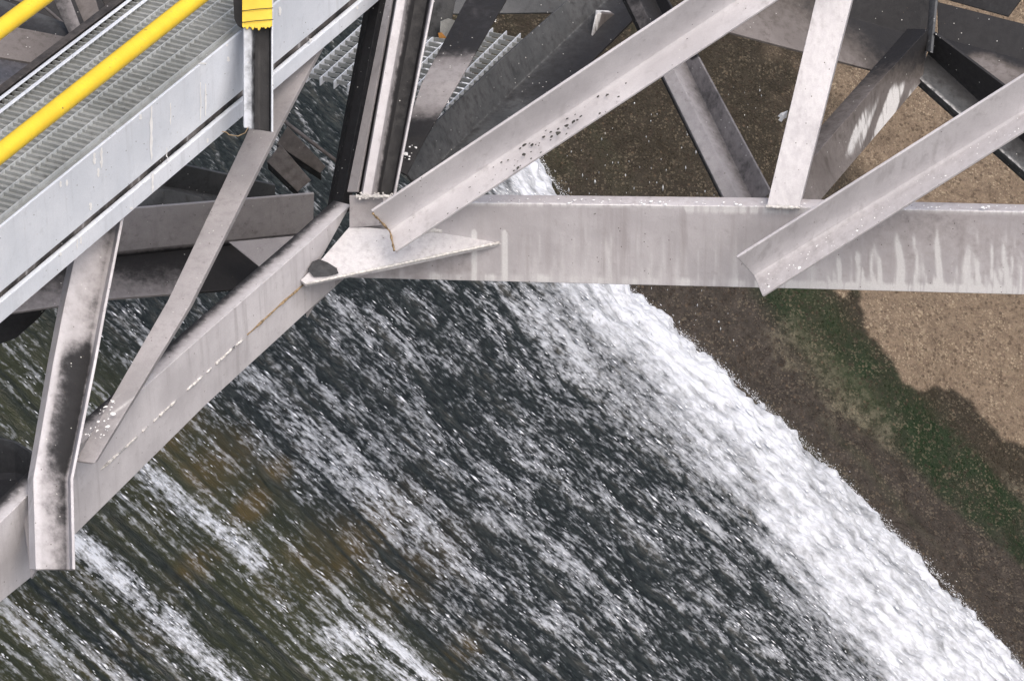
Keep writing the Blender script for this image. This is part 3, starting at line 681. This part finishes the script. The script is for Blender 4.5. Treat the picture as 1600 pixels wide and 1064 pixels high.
# ================================================================ rear truss, upper right
RT_ = thing('steel_truss', 'grimy dark steel truss joint behind the two pale rising braces, over gravelly concrete', 'truss', P(1450, 100, 1.2))
loft('cross_beam', [[P(1060, -170, .95), P(1080, -40, .98), P(1085, 36, .85)], [P(1455, -70, 1.25), P(1452, 62, 1.28), P(1440, 130, 1.15)]], M['brown'], RT_, t=.01, soot_shade=[.9, .75, .2], nu=90, nv=10, fn=lambda px, py, u, v, s: (min(1, s*(.55+.45*ss(px, 1230, 1340))+.4*ss(px, 1330, 1430)*ss(v, .4, .6)), 0))
loft('diagonal_brace', [[P(1418, 45, 1.05), P(1450, 46, .95), P(1442, 126, 1.0)], [P(1358, 113, .85), P(1372, 130, .75), P(1369, 212, .8)], [P(1205, 284, .3), P(1222, 302, .2), P(1266, 332, .3)]], M['brown'], RT_, t=.01, soot_shade=[.45, .25, .08], nu=140, nv=14, fn=lambda px, py, u, v, s: (s+.45*(1-ss(py, 80, 150)), ss(v, .55, .8)*ss(py, 120, 150)*(1-ss(py, 200, 260))*max(0, .5+.6*math.sin(px*.17+py*.06)+.35*math.sin(px*.41+py*.15))))
loft('diagonal_brace', [[P(1459, 52, .95), P(1449, 84, 1.05), P(1434, 121, .98), P(1431, 132, 1.05)], [P(1680, 218, .75), P(1672, 290, .85), P(1680, 339, .78), P(1676, 352, .85)]], M['dark'], RT_, t=.01, soot_shade=[.75, .5, .15, .7], nu=50, nv=5, fn=lambda px, py, u, v, s: (s, .35 if abs(v-.66) < .04 else 0))
loft('cross_beam', [[P(1464, 3, 1.35), P(1466, 58, 1.3), P(1500, 105, 1.15)], [P(1680, 58, 1.2), P(1680, 116, 1.15), P(1690, 190, 1.0)]], M['brown'], RT_, t=.01, soot_shade=[.95, .9, .15], nu=90, nv=10, fn=lambda px, py, u, v, s: (s if v < .5 else .85-.7*ss(py+.12*(1500-px)+9*math.sin(px*.05), 70, 105), .35 if v < .04 else 0))
loft('hanger', [[P(1456, -60, 1.25), P(1468, -60, 1.2)], [P(1446, 80, .95), P(1454, 82, .9)]], M['dark'], RT_, t=.01, soot_shade=[.4, .0], nu=10)
loft('cross_beam', [[P(1470, -50, 1.7), P(1478, 0, 1.7)], [P(1640, -60, 1.6), P(1575, 26, 1.6)]], M['dark'], RT_, t=.012, soot_shade=[.6, .6], nu=10)
# brace coming down behind the long rising angle
loft('diagonal_brace', [[P(942, -60, .7), P(948, -60, .65), P(968, -60, .62), P(994, -60, .68), P(1010, -60, .62)], [P(1131, 322, .1), P(1137, 322, .05), P(1160, 322, .03), P(1180, 322, .08), P(1204, 300, .03)]], M['mauve'], RT_, t=.008, soot_shade=[1, .1, .15, .5, .42], nu=60, nv=4, smooth=True, fn=lambda px, py, u, v, s: (min(1, s+(.5 if py < 90 else 0)), 0.1 if .15 < v < .5 else 0))
# ================================================================ rear left frame
LF = thing('support_truss', 'mauve-grey level beam and gusset behind the slender brace, under the walkway', 'truss', P(300, 460, .5))
loft('beam', [[P(-60, 352, .2), P(-60, 412, .3), P(-60, 420, .32), P(-60, 500, .2)], [P(185, 328, .35), P(182, 393, .45), P(182, 402, .48), P(165, 467, .35)], [P(491, 303, .55), P(489, 362, .65), P(480, 372, .68), P(436, 447, .55)]], M['mauve'], LF, t=.01, soot_shade=[.08, .25, .85, .35], nu=60, nv=5, fn=lambda px, py, u, v, s: (s+(.35 if v > .66 and px > 300 else 0), 0))
slab('gusset_plate', [P(357, 378, .42), P(487, 366, .42), P(520, 350, .42), P(470, 400, .36), P(418, 427, .36)], M['mauve'], LF, t=.01)
loft('upper_beam', [[P(200, 243, .9), P(205, 282, .95), P(205, 300, .95), P(215, 322, .9)], [P(286, 258, 1.0), P(262, 292, 1.05), P(262, 296, 1.0), P(250, 330, 1.0)], [P(430, 290, 1.2), P(430, 322, 1.25), P(430, 335, 1.2), P(430, 350, 1.15)]], M['dark'], LF, t=.01, soot_shade=[.1, .3, .1, .0], nu=30)
loft('lower_beam', [[P(-80, 668, .55), P(-80, 742, .6), P(-80, 752, .6), P(-80, 830, .5)], [P(22, 690, .5), P(24, 738, .55), P(24, 748, .55), P(10, 800, .45)], [P(62, 716, .45), P(66, 752, .5), P(66, 758, .5), P(60, 790, .4)]], M['dark'], LF, t=.01, soot_shade=[.3, .6, .9, .9], nu=20)
loft('strut', [[P(-60, 500, .5), P(-60, 560, .55)], [P(20, 476, .5), P(26, 528, .55)], [P(84, 470, .5), P(60, 498, .55)]], M['dark'], LF, t=.01, soot_shade=[.45, .7], nu=12)
# ================================================================ short brackets behind
for i, (lab, q, so_) in enumerate((('short grey angle bracket jutting behind the slender brace, lower of the two', [(417, 253), (438, 226), (486, 282), (465, 300)], .35),
                          ('short grey angle bracket jutting behind the slender brace, upper of the two', [(432, 226), (449, 197), (509, 260), (500, 271)], .45))):
    th = thing('angle_bracket', lab, 'bracket', P(*q[3], .7+.15*i), 'short angle brackets under the walkway')
    (a, b, c, d) = [P(x, y, .7+.15*i) for x, y in q]
    dn = V((0, .03, -.045))
    loft('flange', [[a, b], [d, c]], M['brown'], th, t=.007, soot_shade=[so_, so_], nu=10)
    loft('web', [[a+dn*.1+V((0, .002, -.002)), a+dn], [d+dn*.1+V((0, .002, -.002)), d+dn]], M['dark'], th, t=.007, soot_shade=[.8, .8], nu=6)
th = thing('rod', 'thin dark rod slanting behind the short brackets', 'rod', P(523, 250, 1.0))
tube('shaft', polyline([P(400, 150, 1.1), P(451, 195, 1.05), P(523, 250, 1.0), P(560, 285, .95)], 5), .007, M['brown'], th, n=8, soot_shade=.3)
# ================================================================ frame seen beyond the walkway, top left
TL = thing('support_truss', 'jumble of dark brown beams beyond the walkway in the top left corner', 'truss', P(60, 150, 1.6))
loft('beam', [[P(-80, 22, 1.3), P(-80, 76, 1.2)], [P(114, 60, 1.3), P(98, 106, 1.2)]], M['brown'], TL, t=.012, soot_shade=[.25, .05], nu=20)
loft('beam', [[P(-80, 72, 1.5), P(-80, 118, 1.35)], [P(92, 107, 1.5), P(55, 145, 1.35)]], M['mauve'], TL, t=.012, soot_shade=[.5, .25], nu=20)
loft('beam', [[P(-80, 100, 1.8), P(-80, 170, 1.7)], [P(60, 146, 1.8), P(48, 160, 1.7)]], M['dark'], TL, t=.012, soot_shade=[.5, .7], nu=20)
loft('strut', [[P(96, -50, 1.1), P(136, -50, 1.1)], [P(135, 45, 1.0), P(157, 28, 1.0)]], M['brown'], TL, t=.012, soot_shade=[.3, .05], nu=12)
loft('strut', [[P(132, -50, 1.3), P(200, -50, 1.3)], [P(184, 46, 1.2), P(222, 18, 1.2)]], M['brown'], TL, t=.012, soot_shade=[.55, .4], nu=12)
loft('strut', [[P(190, -50, 1.5), P(280, -50, 1.5)], [P(210, 14, 1.5), P(248, -8, 1.5)]], M['mauve'], TL, t=.012, soot_shade=[.5, .4], nu=8)
loft('strut', [[P(105, 72, 1.6), P(132, 80, 1.6)], [P(60, 150, 1.5), P(90, 120, 1.5)]], M['brown'], TL, t=.01, soot_shade=[.1, .0], nu=8)
loft('strut', [[P(228, -50, 1.2), P(262, -50, 1.2)], [P(160, 70, 1.1), P(176, 74, 1.1)]], M['dark'], TL, t=.01, soot_shade=[.3, .7], nu=10)
loft('strut', [[P(60, -50, 1.9), P(92, -50, 1.9)], [P(112, 62, 1.8), P(132, 58, 1.8)]], M['mauve'], TL, t=.01, soot_shade=[.6, .35], nu=10)
loft('beam', [[P(-80, -30, 1.9), P(-80, 8, 1.8)], [P(170, 60, 1.9), P(160, 84, 1.8)]], M['dark'], TL, t=.01, soot_shade=[.2, .6], nu=14)
tube('cable', polyline([P(20, 0, 2.2), P(70, 12, 2.1), P(125, 60, 2.0)], 8), .006, M['brown'], TL, n=7)
slab('backing_plate', [P(-80, -80, 2.6), P(330, -80, 2.6), P(160, 60, 2.4), P(110, 110, 2.3), P(60, 60, 2.4), P(-80, 30, 2.4)], M['dark'], TL, t=.02, soot_shade=.95)
# ================================================================ walkway
ZB = P(375, 180, -.55).z                     # underside of the stringer
a0, a1 = Pz(-120, 499+.85*120, ZB), Pz(720, 499-.85*720, ZB)
wd = (a1-a0).normalized(); wn = wd.cross(V((0, 0, 1))).normalized()      # outward normal of the stringer
wn = wn if wn.dot(FW) < 0 else -wn
def S_(px, py, out=0.0): return Pp(px, py, a0, wn)+wn*out
WK = thing('walkway', 'pale galvanised steel walkway with narrow grating running up from the left edge', 'walkway', Pz(200, 330, ZB))
ytop = lambda x: 351-.81*x; ystr = lambda x: 457-.832*x; ylow = lambda x: 499-.85*x
xs = (-120, 0, 200, 377, 600, 720)
loft('stringer', [[S_(x, ytop(x), .008), S_(x, ystr(x)-4, .008)] for x in xs], M['galv'], WK, t=.008, soot_shade=[.0, 0.0], nu=90, nv=6)
def lip_fn(px, py, u, v, s): return (s, .0)
loft('lower_flange', [[S_(x, ystr(x)+8, .0), S_(x, ystr(x)+10, .012), S_(x, ylow(x), .012), S_(x, ylow(x)-2, -.03)] for x in xs], M['galv'], WK, t=.007, soot_shade=[.4, .05, .0, .4], nu=90, nv=3)
loft('gap_strip', [[S_(x, ystr(x)-6, -.004), S_(x, ystr(x)+10, -.004)] for x in xs], M['brown'], WK, t=.006, soot_shade=[.35, .7], nu=240, nv=3, fn=lambda px, py, u, v, s: (s*(.7+.5*math.sin(px*.11)*math.sin(px*.037)), .35*(math.sin(px*.5) > .6)))
# grating : bearing bars along the walkway, cross bars between them
ZT = S_(200, ytop(200)).z+.0
edge0 = S_(-120, ytop(-120)); edge1 = S_(720, ytop(720))
edge0.z = ZT; edge1.z = ZT
L_w = (edge1-edge0).length; wdir = (edge1-edge0).normalized()
def box_mesh(name, lx, ly, lz):
    x, y, z = lx/2, ly/2, lz/2
    v = [(-x, -y, -z), (x, -y, -z), (x, y, -z), (-x, y, -z), (-x, -y, z), (x, -y, z), (x, y, z), (-x, y, z)]
    me = bpy.data.meshes.new(name); me.from_pydata(v, [], [(0, 3, 2, 1), (4, 5, 6, 7), (0, 1, 5, 4), (1, 2, 6, 5), (2, 3, 7, 6), (3, 0, 4, 7)]); return me
def grating(parent, o, u, w, Lu, Lw, pu, pw, zdrop, h, prefix_mat, skip=None):
    """bearing bars run along u, spaced pw across; cross bars along w, spaced pu"""
    from mathutils import Matrix
    rot = Matrix((u, w, u.cross(w))).transposed().to_quaternion()
    off = V(parent.location)
    me = box_mesh('bearing_bar', Lu, .0030, h); me.materials.append(prefix_mat if skip is None else skip)
    n = int(Lw/pw)+1
    for i in range(n):
        b = bpy.data.objects.new('bearing_bar', me); C.objects.link(b); b.parent = parent; b.rotation_mode = 'QUATERNION'; b.rotation_quaternion = rot
        b.location = o+u*(Lu/2)+w*(i*pw)+V((0, 0, -zdrop-h/2+random.uniform(-.001, .001)))-off
    me = box_mesh('cross_bar', .0035, Lw, h*.55); me.materials.append(prefix_mat)
    n2 = int(Lu/pu); 
    for i in range(min(n2, 298)):
        b = bpy.data.objects.new('cross_bar', me); C.objects.link(b); b.parent = parent; b.rotation_mode = 'QUATERNION'; b.rotation_quaternion = rot
        b.location = o+u*(pu*(i+.5)+random.uniform(-.001, .001))+w*(Lw/2)+V((0, 0, -zdrop-.0015-h*.275))-off
GW = .36
wi = V((-wn.x, -wn.y, 0)).normalized()
grating(WK, edge0+wi*.03, wdir, wi, L_w, GW, .026, .064, .005, .022, M['grate'], M['bars'])
tp = slab('tray_plate', [edge0+V((0, 0, -.016)), edge1+V((0, 0, -.016)), edge1+wi*(GW+.02)+V((0, 0, -.016)), edge0+wi*(GW+.02)+V((0, 0, -.018))], M['grate'], WK, t=.005)
for o_ in (GW+.02, GW-.022):
    e0, e1 = edge0+wi*o_, edge1+wi*o_
    loft('edge_bar', [[e0+V((0, 0, .002)), e0+wi*.012+V((0, 0, .002))], [e1+V((0, 0, .002)), e1+wi*.012+V((0, 0, .002))]], M['galv'], WK, t=.004, soot_shade=[.05, .05], nu=12, nv=1)
k0, k1 = edge0+wi*(GW+.035), edge1+wi*(GW+.035)
loft('kerb_angle', [[k0+wi*.02+V((0, 0, -.05)), k0+wi*.02+V((0, 0, .005)), k0+V((0, 0, .004))], [k1+wi*.02+V((0, 0, -.05)), k1+wi*.02+V((0, 0, .005)), k1+V((0, 0, .004))]], M['brown'], WK, t=.005, soot_shade=[.6, .5, .5], nu=20, nv=2)
def drips(name, lst, parent, pfun, mat):
    vs, F = [], []
    r = random.Random(9)
    for x, y0, y1, w in lst:
        w *= 1.35; k = 10; b0 = len(vs)
        for i in range(k+1):
            f = i/k; ww = w*(.5+.5*math.sin(f*2.2+.5))*(1 if i < k else .15)*r.uniform(.55, 1.2); xx = x+r.uniform(-.5, .5)
            vs += [pfun(xx-ww/2, y0+(y1-y0)*f), pfun(xx+ww/2, y0+(y1-y0)*f)]
        for i in range(k): a = b0+2*i; F.append((a, a+1, a+3, a+2))
    me = bpy.data.meshes.new(name); me.from_pydata(vs, [], F); return link(name, me, mat, parent, kind='stuff')
drips('bird_lime_runs', [(232, 165, 250, 3.5), (154, 230, 262, 3.5), (143, 238, 256, 4), (149, 262, 276, 3), (215, 178, 186, 4), (137, 316, 328, 3.5), (317, 130, 182, 2), (309, 128, 190, 1.6), (262, 160, 195, 1.5), (352, 88, 96, 4), (350, 68, 72, 3), (312, 97, 100, 9), (120, 368, 380, 2.5), (114, 372, 388, 2), (232, 270, 300, 3), (100, 280, 290, 3), (90, 282, 292, 2.5), (256, 230, 252, 1.3), (433, 10, 24, 3.5), (88, 393, 398, 4), (199, 322, 326, 5), (318, 215, 222, 2.5), (479, 60, 66, 3), (552, 8, 14, 3)], WK, lambda x, y: S_(x, y, .0095 if y < ystr(x) else .0135), M['white'])
# ================================================================ handrails and post
RAIL = thing('handrail', 'yellow tubular handrail nearest the camera, running over the grating', 'handrail', P(0, 240, -.9), 'yellow handrails')
ZR = ZT+.30
tube('rail', [Pz(x, 240-.787*x, ZR) for x in (600, 305, 0, -160)], .0245, M['yellow'], RAIL, n=20)
RAIL2 = thing('handrail', 'yellow tubular handrail on the far side, cutting the top left corner', 'handrail', P(0, 46, -.3), 'yellow handrails')
tube('rail', [Pz(x, 46-.742*x, ZR) for x in (190, 62, 0, -120)], .0245, M['yellow'], RAIL2, n=20)
PO = thing('handrail_post', 'short steel post with dripped yellow paint on top, fixed to the walkway edge', 'post', P(400, 205, -.75))
loft('channel', [[P(x, -60, d-.75) for x, d in ((379, .05), (380, -.02), (393, -.02), (398, .015), (404, .02), (422, .02), (424, -.01))], [P(x, y, d-.75) for x, y, d in ((380, 196, .05), (381, 200, -.02), (393, 202, -.02), (398, 203, .015), (404, 203, .02), (421, 206, .02), (424, 207, -.01))]], M['galv'], PO, t=.006, soot_shade=[.4, .35, .5, .7, 1.1, 1.15, .3], nu=40, nv=5, smooth=True)
slab('black_sleeve', [P(361, -60, -.72), P(378.5, -60, -.72), P(378.5, 44, -.72), P(371, 40, -.72), P(366, 30, -.72)], M['rubber'], PO, t=.05)
rj = random.Random(12); bot = []
dl = [(381, 3, 2), (386, 6, 2), (391, 2, 1.5), (395, 7, 2), (400, 4, 1.5), (404.5, 8, 2.2), (410, 3, 2), (415, 5, 2), (420.5, 3, 2)]
for i in range(48):
    x = 378.5+46.5*i/47; bot.append((x, 41+rj.uniform(-.4, .4)+max(l*.9*math.exp(-((x-c)/(w*1.25))**2) for c, l, w in dl)))
slab('yellow_paint', [P(378.5, -60, -.785)]+[P(x, y, -.785) for x, y in bot]+[P(425, -60, -.785)], M['yellow'], PO, t=.012, bev=False)
for y in (18, 36):
    tube('wire_tie', polyline([P(376, y, -.79), P(400, y-3, -.793), P(427, y-5, -.79)], 4), .0012, M['blackwire'], PO, n=6)
WR = thing('wire', 'thin loose wire end curling below the short post', 'wire', P(370, 210, -.7))
tube('strand', polyline([P(347, 206, -.78), P(354, 207, -.78), P(358, 211, -.78), P(372, 213, -.78), P(383, 208, -.78), P(388, 199, -.78)], 3), .0014, M['rust'], WR, n=6)
# ================================================================ far grating
FG = thing('grating_panel', 'small patch of open steel grating seen behind the column', 'grating', P(500, 118, 1.6))
zf = P(640, 100, 1.6).z
q0, q1, q3 = Pz(478, 118, zf), Pz(600, 8, zf), Pz(672, 196, zf)
uu = (q1-q0); ww = (q3-q0)
u_ = uu.normalized(); w_ = V((-u_.y, u_.x, 0)); w_ = w_ if w_.dot(ww) > 0 else -w_
grating(FG, q0, u_, w_, uu.length, abs(ww.dot(w_))+.12, .04, .055, 0, .03, M['grate'], M['galv'])
# ================================================================ small white scrap
SC = thing('feather', 'small white scrap caught on the edge of the upright pale post', 'feather', P(1222, 184, -.28))
vs = [P(x, y, -.29+d) for x, y, d in ((1231, 173, 0), (1226, 175, .01), (1220, 177, .0), (1215, 182, .015), (1219, 184, 0), (1216, 188, .01), (1221, 191, 0), (1225, 186, -.01), (1229, 184, 0))]
me = bpy.data.meshes.new('vane'); me.from_pydata(vs+[P(1224, 181, -.31)], [], [(i, (i+1) % 9, 9) for i in range(9)]); link('vane', me, M['white'], SC)
